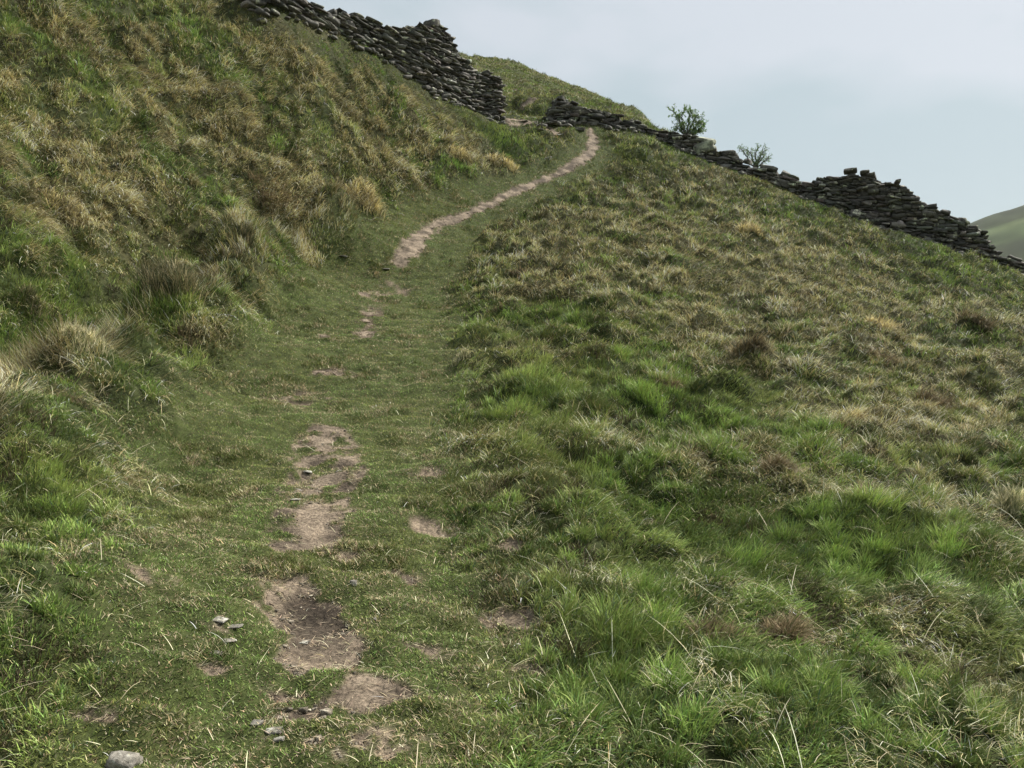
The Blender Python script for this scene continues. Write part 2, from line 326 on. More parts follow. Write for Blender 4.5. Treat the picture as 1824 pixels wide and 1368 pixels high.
# ------------------------------------------------------------------ colours of the vegetation zones
# dryness: how much straw stands among the green (photograph-sized patches laid on the ground)
DRY = [(1180,500,140,60,.5),(1420,470,160,50,.4),(1300,620,130,40,.4),(1050,500,70,50,.4),(1250,480,300,110,.75),(1050,420,130,60,.5),(1330,560,160,70,.6),(1500,520,220,70,.55),(1150,380,160,60,.5),(1600,640,180,50,.4),(500,330,260,90,.75),(300,220,320,80,.7),(620,200,200,90,.85),
       (700,300,120,50,.75),(830,290,110,30,.8),(80,400,160,40,.75),(150,330,200,60,.6),(420,420,160,50,.6),(130,560,120,50,.35),(150,650,90,50,.5),(480,60,140,60,.5),(260,460,100,30,.6),(1390,880,150,50,.6),
       (1560,930,90,60,.55),(1280,1120,70,60,.6),(1400,1120,90,60,.5),(1640,700,120,50,.5),(1480,760,110,60,.45),(1600,1100,150,70,.35),(1180,690,60,20,.5),(1250,1050,80,50,.35),(1650,1230,120,60,.4),(1450,1290,120,60,.45),
       (60,700,70,40,.6),(1700,760,80,60,.5),(1330,320,160,40,.35),(950,420,60,20,.4),(1000,520,80,40,.35),(1100,1060,80,80,.25),(1790,920,40,40,.5),(1350,950,120,60,.4),(0,300,100,60,.6),(760,220,90,40,.75)]
DB = [(blob(*p[:4]), p[4]) for p in DRY]
LUSH = [(1000,760,200,110,.75),(1000,600,140,60,.6),(1350,1000,260,140,.45),(1500,700,140,40,.5),(1100,720,260,80,.9),(1150,1150,150,120,.9),(1600,1000,160,80,.9),(1750,1050,90,80,.7),(560,580,120,160,.5),(60,620,140,60,.9),(100,900,160,130,.8),(850,380,200,40,.6),(250,650,160,60,.7),(1750,480,120,60,.6),(1650,430,120,40,.6),
        (1350,1250,160,80,.6),(1250,820,150,60,.7),(60,60,160,60,.8),(350,90,200,50,.55),(900,260,120,30,.7),(1150,260,160,30,.7)]
LB = [(blob(*p[:4]), p[4]) for p in LUSH]
def dryness(x, y):
    m = .10 + .07 * side_mix(x, y)
    for B, wt in DB: m = m + wt * bl_eval(B, x, y) * (1 - .6 * np.clip(m, 0, 1))
    for B, wt in LB: m = m * (1 - .6 * wt * bl_eval(B, x, y))
    n = fbm(x * .9, y * .9, 81, 3) - .5; n2 = fbm(x * 3.1, y * 3.1, 85, 3) - .5
    return np.clip(m + 2.2 * n * (.22 + m) + 1.9 * n2 * (.25 + m), 0, 1)
def lushness(x, y):
    m = np.zeros_like(x)
    for B, wt in LB: m = np.maximum(m, wt * bl_eval(B, x, y))
    return np.clip(m + .8 * (fbm(x * 1.1, y * 1.1, 88, 3) - .5), 0, 1)

# ------------------------------------------------------------------ ground: one sheet round the camera out to the horizon
def make_ground():
    ang = np.r_[np.linspace(-180, -42, 60, endpoint=False), np.linspace(-42, 42, 760), np.linspace(42, 180, 60)[1:]]
    ang = np.radians(ang)
    rad = np.r_[.25, np.exp(np.linspace(math.log(1.2), math.log(85), 760)), np.exp(np.linspace(math.log(88), math.log(6000), 70))]
    A, Rr = np.meshgrid(ang, rad); X = np.sin(A) * Rr; Y = np.cos(A) * Rr
    T = track(X, Y); W = worn(X, Y); Z = height(X, Y, T, W)
    d = dryness(X, Y); lu = lushness(X, Y)[..., None]
    far = sstep(30, 42, Rr)[..., None]
    T3, W3, d3 = T[..., None], sstep(.25, .70, W)[..., None], d[..., None]
    g = np.array([.032, .040, .016]) * (1 - lu * .2) + np.array([0, .012, 0]) * lu
    c = g * (1 - d3) + np.array([.052, .052, .025]) * d3
    c = c * (1 - T3) + np.array([.048, .060, .022]) * T3
    nn = fbm(X * .5, Y * .5, 99, 5)[..., None]; n3 = fbm(X * 2.5, Y * 2.5, 96, 3)[..., None]
    cf = np.array([.045, .062, .024]) * (1 - nn) + np.array([.09, .085, .042]) * nn
    cf = cf * (.75 + .5 * n3)
    c = c * (1 - far) + cf * far; c = np.concatenate([c, W3], -1)
    V = np.c_[X.ravel(), Y.ravel(), Z.ravel()]; nr, na = X.shape
    i = (np.arange(nr - 1)[:, None] * na + np.arange(na - 1)[None]).ravel()
    Q = np.c_[i, i + 1, i + na + 1, i + na]
    # centre fan
    o = quads(V, Q[:, ::-1], 'ground', M_GROUND, colr=c.reshape(-1, 4), smooth=True)
    tag(o, 'rough grassy hillside sloping across the view', None, None, 'structure')
    return o
make_ground()
def make_path():
    V = []; Qs = []; Cc = []; off = 0
    for C in PATHS:
        x0, x1 = (C[:, 0] - C[:, 2] * 2 - .1).min(), (C[:, 0] + C[:, 2] * 2 + .1).max(); y0, y1 = (C[:, 1] - C[:, 2] * 2 - .15).min(), (C[:, 1] + C[:, 2] * 2 + .15).max()
        st = .02 if y0 < 8 else .045 if y0 < 14 else .07
        xs, ys = np.arange(x0, x1, st), np.arange(y0, y1, st); X, Y = np.meshgrid(xs, ys); W = worn(X, Y)
        Z = height(X, Y, None, W) - .006 + (.011 + Y * .0009) * sstep(.60, .82, W) + .010 * sstep(.7, 1.1, W) * fbm(X * 9, Y * 9, 44, 3); 
        na = len(xs); i = (np.arange(len(ys) - 1)[:, None] * na + np.arange(na - 1)[None])
        m = (W[:-1, :-1] + W[1:, 1:]) / 2 > .62; i = i[m]
        Q = np.c_[i, i + 1, i + na + 1, i + na]; u, inv = np.unique(Q, return_inverse=True)
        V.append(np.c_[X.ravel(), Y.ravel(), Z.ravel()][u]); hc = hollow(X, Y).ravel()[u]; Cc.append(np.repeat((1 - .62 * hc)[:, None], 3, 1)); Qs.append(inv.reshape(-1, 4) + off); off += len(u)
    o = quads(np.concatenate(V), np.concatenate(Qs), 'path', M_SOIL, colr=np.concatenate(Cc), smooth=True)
    tag(o, 'narrow trodden earth path climbing to the gap in the wall', None, None, 'structure')
make_path()

# ------------------------------------------------------------------ stones
def cube_sphere(n=3):
    """unit cube grid, verts on surface, quads"""
    V = {}; Q = []
    def vid(p):
        k = tuple(np.round(p, 5)); 
        if k not in V: V[k] = len(V)
        return V[k]
    ls = np.linspace(-1, 1, n + 1)
    for ax in range(3):
        for sg in (-1, 1):
            a, b = (ax + 1) % 3, (ax + 2) % 3
            for i in range(n):
                for j in range(n):
                    q = []
                    for (u, v) in ((i, j), (i+1, j), (i+1, j+1), (i, j+1)):
                        p = np.zeros(3); p[ax] = sg; p[a] = ls[u]; p[b] = ls[v]; q.append(vid(p))
                    Q.append(q if sg > 0 else q[::-1])
    return np.array(list(V.keys())), np.array(Q)
CSV, CSQ = cube_sphere(3); CSV5, CSQ5 = cube_sphere(7)
def stone_verts(sx, sy, sz, rnd=.35, rough=.12, hi=False, wedge=.25):
    V = (CSV5 if hi else CSV).copy(); n = V / np.linalg.norm(V, axis=1)[:, None]
    V = V * (1 - rnd) + n * rnd * 1.25
    f = rng.normal(0, 1, (4, 3)) * 1.6; ph = rng.uniform(0, 6, 4)
    k = sum(np.sin(V @ f[i] + ph[i]) for i in range(4)) / 4
    V = V * (1 + rough * k[:, None] * 1.6) + rng.normal(0, rough * (.18 if hi else .35), V.shape)
    V[:, 2] *= 1 + wedge * rng.uniform(-1, 1) * V[:, 0] + wedge * rng.uniform(-1, 1) * V[:, 1]
    V[:, 0] += wedge * rng.uniform(-1, 1) * V[:, 1]
    # broken corners
    for _ in range(3):
        nn = rng.normal(0, 1, 3); nn /= np.linalg.norm(nn); d = V @ nn - rng.uniform(.95, 1.3); V = V - np.clip(d, 0, None)[:, None] * nn
    return V * np.array([sx, sy, sz]) / 2
def rot(V, yaw, pitch=0, roll=0):
    c, s = math.cos(roll), math.sin(roll); V = V @ np.array([[1, 0, 0], [0, c, s], [0, -s, c]])
    c, s = math.cos(pitch), math.sin(pitch); V = V @ np.array([[c, 0, -s], [0, 1, 0], [s, 0, c]])
    c, s = math.cos(yaw), math.sin(yaw); return V @ np.array([[c, s, 0], [-s, c, 0], [0, 0, 1]])

def interp(tab, x): t = np.array(tab, float); return np.interp(x, t[:, 0], t[:, 1])
def build_wall(name, base, top, label, dip, sizes, group, boulders=(), thick=.62, extra=None):
    """dry stone wall: base [(px,py,d)], top [(px,py)], stones laid one by one; dip(px,f)=slope of the courses"""
    B = np.array(base, float); P = np.array([pt(*q) for q in base]); seg = np.r_[0, np.cumsum(np.hypot(*np.diff(P[:, :2], axis=0).T))]
    L = seg[-1]; root = empty(name, (P[0, 0], P[0, 1], H1(P[0, 0], P[0, 1]))); o3 = np.array(root.location)
    tag(root, label, 'stone wall', group)
    def loc(s): return np.array([np.interp(s, seg, P[:, 0]), np.interp(s, seg, P[:, 1])])
    def pxof(s): return np.interp(s, seg, B[:, 0]), np.interp(s, seg, B[:, 2])
    def htop(s):
        px, d = pxof(s); p = loc(s); zt = (684 - interp(top, px)) / F * d + EYE
        return zt
    ss = np.linspace(0, L, 300); hb = height(*np.array([loc(s) for s in ss]).T)
    Vs, Qs, Cs, off = [], [], [], 0
    def add(c, yaw, sx, sy, sz, pitch, roll, rnd, cc, hi=False):
        nonlocal off
        V = rot(stone_verts(sx, sy, sz, rnd, .12, hi), yaw, pitch, roll) + c - o3
        Vs.append(V); Qs.append((CSQ5 if hi else CSQ) + off); Cs.append(np.tile(cc, (len(V), 1))); off += len(V)
    s0, s1 = 0, L; hmin, hmax, lmin, lmax = sizes
    # courses follow a reference line with slope dip: v = z - dip*(s)
    for face in (-1, 1):
        v = -14.0
        dipv = dip
        while v < 16:
            ch = rng.uniform(hmin, hmax); s = -.3 + rng.uniform(0, .3)
            while s < L + .1:
                ln = rng.uniform(lmin, lmax) * rng.choice([.6, 1, 1, 1.3]); sc_ = s + ln / 2; hh = ch * rng.choice([.6, .9, 1.05, 1.2, 1.7], p=[.2, .3, .25, .18, .07])
                z = v + dipv(sc_) + ch / 2 + rng.normal(0, .012)
                g = np.interp(sc_, ss, hb); zt = htop(min(max(sc_, 0), L))
                if g - .25 < z < zt - hh * .2 + rng.normal(0, .02) and 0 <= sc_ <= L:
                    f = (z - g) / 1.6; p = loc(sc_); q = loc(min(sc_ + .1, L + .0)) - loc(max(sc_ - .1, 0)); yaw = math.atan2(q[1], q[0])
                    nrm = np.array([-math.sin(yaw), math.cos(yaw)]); dep = rng.uniform(.26, .46)
                    o_ = face * (thick / 2 * (1 - .18 * f) - dep / 2 + rng.normal(0, .035))
                    slope = (dipv(sc_ + .1) - dipv(sc_ - .1)) / .2
                    tone = rng.choice([.45, .65, .85, 1, 1.1, 1.35, 1.9, 2.9], p=[.1, .15, .2, .2, .15, .1, .07, .03])
                    cc = np.array([1, 1, .98]) * tone * (1 + rng.normal(0, .04, 3))
                    add(np.array([p[0] + nrm[0] * o_, p[1] + nrm[1] * o_, z]), yaw + rng.normal(0, .07), ln * .97, dep, hh * .86, -math.atan(slope) + rng.normal(0, .15), rng.normal(0, .12), rng.uniform(.05, .4), cc)
                s += ln
            v += ch * .93
    # hearting between the faces
    for s in np.arange(.1, L - .1, .16):
        g = np.interp(s, ss, hb); zt = htop(s) - .12; z = g - .1
        while z < zt:
            p = loc(s) + rng.normal(0, .04, 2); add(np.array([p[0], p[1], z + .06]), rng.uniform(0, 3), .3, .26, .14, rng.normal(0, .1), rng.normal(0, .1), .4, np.ones(3) * .7); z += .13
    # loose stones shed along the foot
    for _ in range(int(L * 6)):
        s = rng.uniform(0, L); p = loc(s) + np.array([rng.normal(0, .1), -rng.uniform(.25, .8)]); sz = rng.uniform(.08, .24)
        add(np.array([p[0], p[1], H1(*p) + sz * .12]), rng.uniform(0, 3), sz * 1.5, sz, sz * .5, rng.normal(0, .25), rng.normal(0, .25), .35, np.ones(3) * rng.uniform(.7, 1.5))
    o = quads(np.concatenate(Vs), np.concatenate(Qs), 'stonework', M_WALL, colr=np.concatenate(Cs), parent=root)
    for (px, py, wpx, hpx, tilt, nm, mt, lab) in boulders:
        s = np.interp(px, B[:, 0], seg); p = loc(s); d = np.interp(px, B[:, 0], B[:, 2]); q = loc(min(s + .1, L)) - loc(max(s - .1, 0)); yaw = math.atan2(q[1], q[0])
        z = (684 - py) / F * d + EYE; W_, H_ = wpx * d / F, hpx * d / F
        yoff = -.16 if nm == 'boulder' else 0
        V = rot(stone_verts(W_, .5 if nm == 'coping_stone' else .42, H_, .3, .13, True), yaw, tilt, rng.normal(0, .1)) + np.array([p[0], p[1] + yoff, z]) - o3
        b = quads(V, CSQ5, nm, mt, colr=np.ones((len(V), 3)) * rng.uniform(.8, 1.2), parent=root)
        if lab: b['label'] = lab
    return root

LW_TOP = [(460,-2),(480,0),(536,4),(544,11),(588,25),(615,27),(637,34),(643,44),(673,45),(685,59),(703,55),(728,51),(745,50),(783,48),(787,60),(802,76),(810,101),(829,115),(846,131),(862,130),(884,140),(889,160),(892,175)]
build_wall('stone_wall', [(440,-14,21.9)] + LW_BASE, [(440,-18)] + LW_TOP,
    'tall ruined drystone wall running up the left hillside, ending left of the path gap', lambda s: -.10 * s + .05 * math.sin(s * .9) + (.22 * max(0, s - 7.5)), (.045, .10, .18, .46), 'ruined drystone walls across the hill',
    [(769,44,24,12,-.15,'coping_stone',M_WALL,'dark block perched on the highest point'),(795,73,14,5,.05,'coping_stone',M_WALL,None),(588,28,14,9,.3,'coping_stone',M_WALL,None),(590,42,30,14,.15,'boulder',M_WALL,'large square dark slab leaning at the foot'),
     (626,34,17,10,.1,'coping_stone',M_WALL,None),(666,47,16,8,.2,'coping_stone',M_WALL,None),(534,6,14,6,.3,'coping_stone',M_WALL,None),(862,131,8,5,.1,'coping_stone',M_WALL,None)])
MW_TOP = [(976,210),(980,200),(985,186),(990,178),(1005,177),(1015,184),(1025,191),(1038,195),(1063,198),(1088,202),(1100,208),(1106,216)]
build_wall('stone_wall', MW_BASE, MW_TOP, 'short stepped wall stump just right of the path gap, lower end tumbled', lambda s: -.05 * s, (.07, .13, .2, .55), 'ruined drystone walls across the hill',
    [(997,178,14,5,0,'coping_stone',M_WALL,None),(1062,200,14,5,.2,'coping_stone',M_WALL,None),(1080,203,16,4,.2,'coping_stone',M_WALL,None)])
RW_TOP = [(1104,219),(1125,216),(1140,225),(1150,228),(1160,236),(1167,235),(1194,238),(1223,243),(1246,248),(1260,256),(1275,268),(1284,272),(1304,276),(1315,286),(1323,294),(1332,294),(1342,302),(1365,303),(1390,314),(1419,320),(1432,328),
          (1435,327),(1451,319),(1488,317),(1505,313),(1511,310),(1530,312),(1553,320),(1567,327),(1595,330),(1614,340),(1632,356),(1656,366),(1684,383),(1712,391),(1735,406),(1752,418),(1757,436),(1784,458),(1807,462),(1824,471),(2000,520),(2150,575)]
build_wall('stone_wall', RW_BASE, RW_TOP, 'long drystone wall descending to the right, low under the trees and tall further right', lambda s: -.2 * s + .05 * math.sin(s * .7 + 1), (.05, .125, .16, .42), 'ruined drystone walls across the hill',
    [(1515,304,22,9,0,'coping_stone',M_WALL,'flat dark block on the highest point'),(1541,308,15,7,-.1,'coping_stone',M_WALL,None),(1553,315,13,7,-.2,'coping_stone',M_WALL,None),(1257,251,26,9,.35,'coping_stone',M_LICHEN,'pale lichened slab on top'),(1254,268,34,16,-.15,'boulder',M_LICHEN,'big pale lichened boulder in the wall face'),
     (1332,288,12,8,.2,'coping_stone',M_WALL,None),(1368,302,30,8,.45,'coping_stone',M_WALL,None),(1400,310,14,8,.4,'coping_stone',M_WALL,None),(1410,316,24,6,.4,'coping_stone',M_LICHEN,None),(1302,275,22,8,.4,'coping_stone',M_WALL,None),(1392,330,26,10,.45,'boulder',M_WALL,None),
     (1597,327,8,4,0,'coping_stone',M_WALL,None),(1682,380,16,7,.3,'coping_stone',M_WALL,None),(1648,385,20,12,.1,'boulder',M_WALL,None),(1806,463,22,6,.45,'coping_stone',M_WALL,None),(1135,222,12,4,.3,'coping_stone',M_WALL,None)])

# single stones lying about: (px, py, width px, height px, label, material, flatness/hi)
STONES = [(218,1364,46,30,'large pale speckled rock at the bottom edge of the photo, left of the path','rock',M_PALE),
 (455,1287,20,12,'small pale rounded stone left of the bottom bare patch','stone',M_PALE),(490,1309,28,7,'flat white sliver of stone in the bottom bare patch','stone',M_PALE),(497,1322,18,9,'small squarish pale stone below the white sliver','stone',M_PALE),
 (535,1127,30,8,'elongated cream stone at the front rim of the dark hollow','stone',M_PALE),(566,1101,6,5,'tiny round white pebble inside the dark hollow','pebble',M_PALE),(630,1044,11,8,'round tan pebble on turf right of the path','pebble',M_PALE),
 (392,1114,24,5,'flat grey slab edge showing through turf, left of the dark hollow','stone',M_PALE),(418,1124,26,4,'low pale slab just below the grey slab edge','stone',M_PALE),(410,1147,18,5,'pale sliver of rock in turf between two slabs','stone',M_PALE),(385,1172,20,6,'lowest of the pale slab edges above the left bare strip','stone',M_PALE),
 (548,838,16,6,'pale stone in the upper part of the worn patch','stone',M_PALE),(606,837,12,4,'small flat pale stone right of centre in the worn patch','stone',M_PALE),(526,900,14,4,'thin cream flake in the middle of the worn patch','stone',M_PALE),(566,958,12,4,'small white flake at the foot of the worn patch','stone',M_PALE),
 (687,479,13,5,'small white stone at the lower tip of the climbing path','stone',M_PALE),(546,1281,12,5,'small white chip on the bottom bare patch','stone',M_PALE),(668,1107,5,4,'tiny cream pebble in turf right of the dark hollow','pebble',M_PALE),(558,1151,14,6,'small flat stone on the sandy patch below the hollow','stone',M_PALE),
 (612,458,14,4,'flat pale stone on the turf left of the climbing path','stone',M_PALE),
 (975,222,34,9,'long dark slab lying in the wall gap','slab',M_WALL),(1003,225,18,5,'pale slab beside the long dark slab in the gap','slab',M_PALE),(933,217,14,4,'pale flat slab at the left of the wall gap','slab',M_PALE),(965,238,16,9,'dark grey rock below the wall gap','rock',M_WALL),(964,246,9,5,'small pale stone below the dark grey rock','stone',M_PALE),
 (997,246,13,6,'pale stone left of the path top','stone',M_PALE),(1009,241,11,5,'pale wedge of stone nearest the path top','stone',M_PALE),(1033,231,17,6,'dark flat rock at the head of the path','rock',M_WALL),(975,284,14,7,'lone dark rock on green slope left of the path bend','rock',M_WALL),(945,224,16,4,'thin grey slab left of the long dark slab','slab',M_WALL),
 (982,260,8,4,'small stone midway between gap and path bend','stone',M_PALE),(1018,212,12,4,'stone fallen at the foot of the wall stump','stone',M_WALL)]
for (px, py, wp, hp, lab, nm, mt) in STONES:
    x, y = at(px, py + hp * .35); d = y; W_, H_ = wp * d / F, hp * d / F
    big = nm in ('rock', 'pebble'); dep = max(W_ * rng.uniform(.55, .8), H_ * .9)
    V = rot(stone_verts(W_, dep, H_ * (1.1 if big else .42), .6 if nm == 'pebble' else .12, .26, True), rng.uniform(-.4, .4), rng.normal(0, .08), rng.uniform(0, .22))
    o = quads(V, CSQ5, nm, mt, colr=np.ones((len(V), 3)) * rng.uniform(.85, 1.1), smooth=nm == 'pebble')
    o.location = (x, y, H1(x, y) + H_ * (.08 if big else .02) + .004); tag(o, lab, 'stone')

def gravel():
    n = 14000; base = np.array([stone_verts(1, .8, .5, .35, .18) for _ in range(24)])
    ci = rng.choice(5, n, p=[.42, .04, .2, .22, .12]); P = np.empty((n, 2))
    for q in range(5):
        m = ci == q; C = PATHS[q]; t = rng.uniform(0, len(C) - 1.001, m.sum()); i = t.astype(int); f = (t - i)[:, None]; c = C[i] * (1 - f) + C[i + 1] * f; P[m] = c[:, :2] + rng.normal(0, .5, (m.sum(), 2)) * c[:, 2:]
    P = P[worn(P[:, 0], P[:, 1]) > .45][:5200]; n = len(P); sz = np.minimum(.05, np.exp(rng.normal(-4.9, .45, n))) * np.where(P[:, 1] > 14, 1.5, 1)
    a = rng.uniform(0, 6.28, n); B = base[rng.integers(0, 24, n)] * sz[:, None, None]; ca, sa = np.cos(a)[:, None], np.sin(a)[:, None]
    V = np.stack([B[:, :, 0] * ca - B[:, :, 1] * sa + P[:, :1], B[:, :, 0] * sa + B[:, :, 1] * ca + P[:, 1:], B[:, :, 2] + (height(P[:, 0], P[:, 1]) + sz * .12)[:, None]], -1)
    nv = V.shape[1]; Q = (CSQ[None] + (np.arange(n) * nv)[:, None, None]).reshape(-1, 4); C = np.repeat(np.array([1, .93, .84])[None] * rng.uniform(.5, 1.15, (n, 1)), nv, 0)
    o = quads(V.reshape(-1, 3), Q, 'gravel', M_PALE, colr=C); tag(o, 'fine grit and stone chips trodden into the earth path', 'gravel', None, 'stuff')
gravel()

# ------------------------------------------------------------------ grass blades
class Blades:
    def __init__(s): s.V = []; s.L = []; s.S = []; s.C = []; s.nv = 0; s.nl = 0
    def add(s, P, az, L, W, th0, bend, C, seg=3, roll=None, tipdry=None):
        n = len(P)
        if n == 0: return
        dirx, diry = np.cos(az), np.sin(az)
        roll = rng.normal(0, .8, n) if roll is None else roll
        sx = -diry * np.cos(roll); sy = dirx * np.cos(roll)
        sx = sx + dirx * np.sin(roll); sy = sy + diry * np.sin(roll)
        nv = 2 * seg + 1; V = np.empty((n, nv, 3), np.float32); pos = P.astype(float).copy()
        for k in range(seg):
            t = k / seg; wd = W * .5 * (1 - t ** 2 * .6) * (.75 if k == 0 else 1)
            V[:, 2*k, 0] = pos[:, 0] - sx * wd; V[:, 2*k, 1] = pos[:, 1] - sy * wd; V[:, 2*k, 2] = pos[:, 2]
            V[:, 2*k+1, 0] = pos[:, 0] + sx * wd; V[:, 2*k+1, 1] = pos[:, 1] + sy * wd; V[:, 2*k+1, 2] = pos[:, 2]
            th = th0 + bend * (t + .5 / seg); l = L / seg
            pos[:, 0] += dirx * np.sin(th) * l; pos[:, 1] += diry * np.sin(th) * l; pos[:, 2] += np.cos(th) * l
        V[:, 2*seg] = pos
        pat = []; st = []
        for k in range(seg - 1): st.append(len(pat)); pat += [2*k, 2*k+1, 2*k+3, 2*k+2]
        st.append(len(pat)); pat += [2*seg-2, 2*seg-1, 2*seg]
        pat = np.array(pat); st = np.array(st)
        s.L.append(((np.arange(n) * nv)[:, None] + pat[None] + s.nv).ravel().astype(np.int32))
        s.S.append(((np.arange(n) * len(pat))[:, None] + st[None] + s.nl).ravel().astype(np.int32))
        Cc = np.repeat(C[:, None, :], nv, 1)
        if tipdry is not None:
            Cc[:, -1] = Cc[:, -1] * (1 - tipdry[:, None]) + np.array([.33, .27, .14]) * tipdry[:, None]
        s.V.append(V.reshape(-1, 3)); s.C.append(Cc.reshape(-1, 3).astype(np.float32)); s.nv += n * nv; s.nl += n * len(pat)
    def build(s, name, mat=None, parent=None):
        return mesh_obj(name, np.concatenate(s.V), np.concatenate(s.L), np.concatenate(s.S), mat or M_BLADE, colr=np.concatenate(s.C), parent=parent)
def vary(base, n, lum=.22, hue=.08):
    c = np.array(base)[None] * np.exp(rng.normal(0, lum, (n, 1))) * np.exp(rng.normal(0, hue, (n, 3))); return np.clip(c, .004, .75)
GREEN = (.108, .152, .040); YGREEN = (.205, .225, .062); DGREEN = (.040, .060, .020); BGREEN = (.080, .125, .060)
STRAW = (.54, .465, .225); PALE = (.72, .65, .44); BROWN = (.145, .112, .062); OLIVE = (.20, .19, .078)
def tufts(x, y, cs, seed):
    """nearest jittered tuft centre: position and two random numbers of that tuft"""
    u, v = x / cs, y / cs; iu, iv = np.floor(u), np.floor(v); bd = np.full_like(x, 9.0); cx = u.copy(); cy = v.copy(); ra = np.zeros_like(x); rb = np.zeros_like(x)
    for du in (-1, 0, 1):
        for dv in (-1, 0, 1):
            a, b = iu + du, iv + dv; px = a + hash2(a, b, seed); py = b + hash2(a, b, seed + 1); d = (u - px) ** 2 + (v - py) ** 2; m = d < bd
            bd = np.where(m, d, bd); cx = np.where(m, px, cx); cy = np.where(m, py, cy); ra = np.where(m, hash2(a, b, seed + 2), ra); rb = np.where(m, hash2(a, b, seed + 3), rb)
    return cx * cs, cy * cs, ra, rb
def scatter(n, d0, d1, K, cap, half=37.5):
    """points with density min(cap, K/d^2) per square metre in a wedge in front of the camera"""
    d = np.linspace(d0, d1, 4000); pdf = np.minimum(cap, K / d ** 2) * d; cdf = np.cumsum(pdf); cdf /= cdf[-1]
    tot = int(np.sum(pdf) * (d[1] - d[0]) * 2 * R(half)) if n is None else n
    r = np.interp(rng.uniform(0, 1, tot), cdf, d); a = rng.uniform(-R(half), R(half), tot); return np.sin(a) * r, np.cos(a) * r, r
def grad(x, y, e=.25):
    return (base_h(x + e, y) - base_h(x - e, y)) / (2 * e), (base_h(x, y + e) - base_h(x, y - e)) / (2 * e)
import os
DENS = 1.0
def grow():
    x, y, r = scatter(None, 1.9, 72, 640000 * DENS, 19000 * DENS)
    x2, y2, r2 = scatter(None, 6, 30, 560000 * DENS, 19000 * DENS); g2 = grad(x2, y2); m2 = (np.hypot(*g2) > .62) & (x2 < -1); x, y, r = np.r_[x, x2[m2]], np.r_[y, y2[m2]], np.r_[r, r2[m2]]
    x2, y2, r2 = scatter(None, 1.9, 20, 300000 * DENS, 9000 * DENS, 60); m2 = np.abs(np.arctan2(x2, y2)) > R(37.5); x, y, r = np.r_[x, x2[m2]], np.r_[y, y2[m2]], np.r_[r, r2[m2]]
    keep = y > .4; x, y, r = x[keep], y[keep], r[keep]
    T = track(x, y); istrack = (rng.uniform(0, 1, len(x)) < T) & (np.abs(verge(x, y)) > .3)
    # off the track the blades stand in tufts, leaning outwards
    big_t = rng.uniform(0, 1, len(x)) < .12 + .4 * sstep(4.5, 8, r)
    wx = x + .25 * fbm(x * 2, y * 2, 331, 2); wy = y + .25 * fbm(x * 2, y * 2, 335, 2); c1 = tufts(x, y, .17, 301); c2 = tufts(x, y, .40, 311)
    cx, cy, ra, rb = [np.where(big_t, q, p) for p, q in zip(c1, c2)]
    outw = np.arctan2(y - cy, x - cx); mat = sstep(.42, .60, fbm(x * 1.1, y * 1.1, 321, 2)); k = np.where(istrack, 0, np.where(rb > .35, .42, .12) * (1 - .85 * mat))
    x = x + (cx - x) * k; y = y + (cy - y) * k
    W = worn(x, y); nw = near_wall(x, y); flow = 5 * (fbm(x * .8, y * .8, 341, 3) - .5)
    keep = rng.uniform(0, 1, len(x)) > sstep(.25, 1.05, W) * .96
    x, y, r, T, W, istrack, outw, ra, rb, nw, big_t, mat, flow = [q[keep] for q in (x, y, r, T, W, istrack, outw, ra, rb, nw, big_t, mat, flow)]
    rel = relief(x, y, T); z = base_h(x, y) + rel - .028 * sstep(.3, 1.2, W) - .05 * hollow(x, y)
    dry = dryness(x, y); lush = lushness(x, y); gx, gy = grad(x, y)
    s = side_mix(x, y); n = len(x); dn = np.arctan2(-gy, -gx)
    clump = fbm(x * 5, y * 5, 101, 3); big = fbm(x * .8, y * .8, 105, 3)
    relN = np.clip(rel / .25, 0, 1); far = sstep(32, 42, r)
    dry = dry * (1 - far) + far * np.clip(.02 + .7 * (fbm(x * .45, y * .45, 131, 4) - .4), 0, .6)
    tuft_tone = np.exp((ra - .42) * 1.4)[:, None]
    pd = np.clip(dry * (.45 + .7 * relN) * (.12 + 2.1 * rb ** 2) + .04, 0, .95); vg = np.exp(-((verge(x, y) - .05) / .33) ** 2) * (y < 19); pd = np.maximum(pd, (.6 - .4 * sstep(7, 11, y)) * vg * (.5 + .8 * fbm(x * 2, y * 2, 141, 2))); isdry = (rng.uniform(0, 1, n) < pd) & ~istrack
    wscale = np.sqrt(np.maximum(1, r * r * 12000 / 640000)); wall_short = 1 - .6 * nw
    def outaz(m, spread, pull):
        a = rng.uniform(0, 1, m.sum()) < pull
        q = np.where(a, dn[m], outw[m]); q = np.where(rng.uniform(0, 1, m.sum()) < mat[m] * .8, dn[m] + flow[m], q); return q + rng.normal(0, spread, m.sum())
    heap = np.where(big_t & (ra > .78), 1.3, 1.0); dk = np.where(big_t & (rb > .40) & (rb < .56), .42, 1.0)[:, None]; tuft_tone = tuft_tone * dk
    B = Blades()
    # --- short turf on the track
    m = istrack; k = m.sum(); tn = fbm(x[m] * 3.3, y[m] * 3.3, 111, 3)
    hl = (.012 + .017 * rng.uniform(0, 1, k) + .035 * sstep(.55, .75, tn) + .02 * sstep(.8, .2, T[m])) * (1 - .4 * sstep(.1, .5, W[m]))
    c = vary(GREEN, k, .24) * 1.5; q = rng.uniform(0, 1, k); a = sstep(.38, .62, fbm(x[m] * 2.1, y[m] * 2.1, 113, 4))[:, None]
    c = c * (1 - a * .8) + vary(YGREEN, k, .2) * a * .8; c = c * (1 - .42 * sstep(.50, .64, tn))[:, None] * np.exp(.9 * (fbm(x[m] * 11, y[m] * 14, 117, 2) - .5))[:, None]
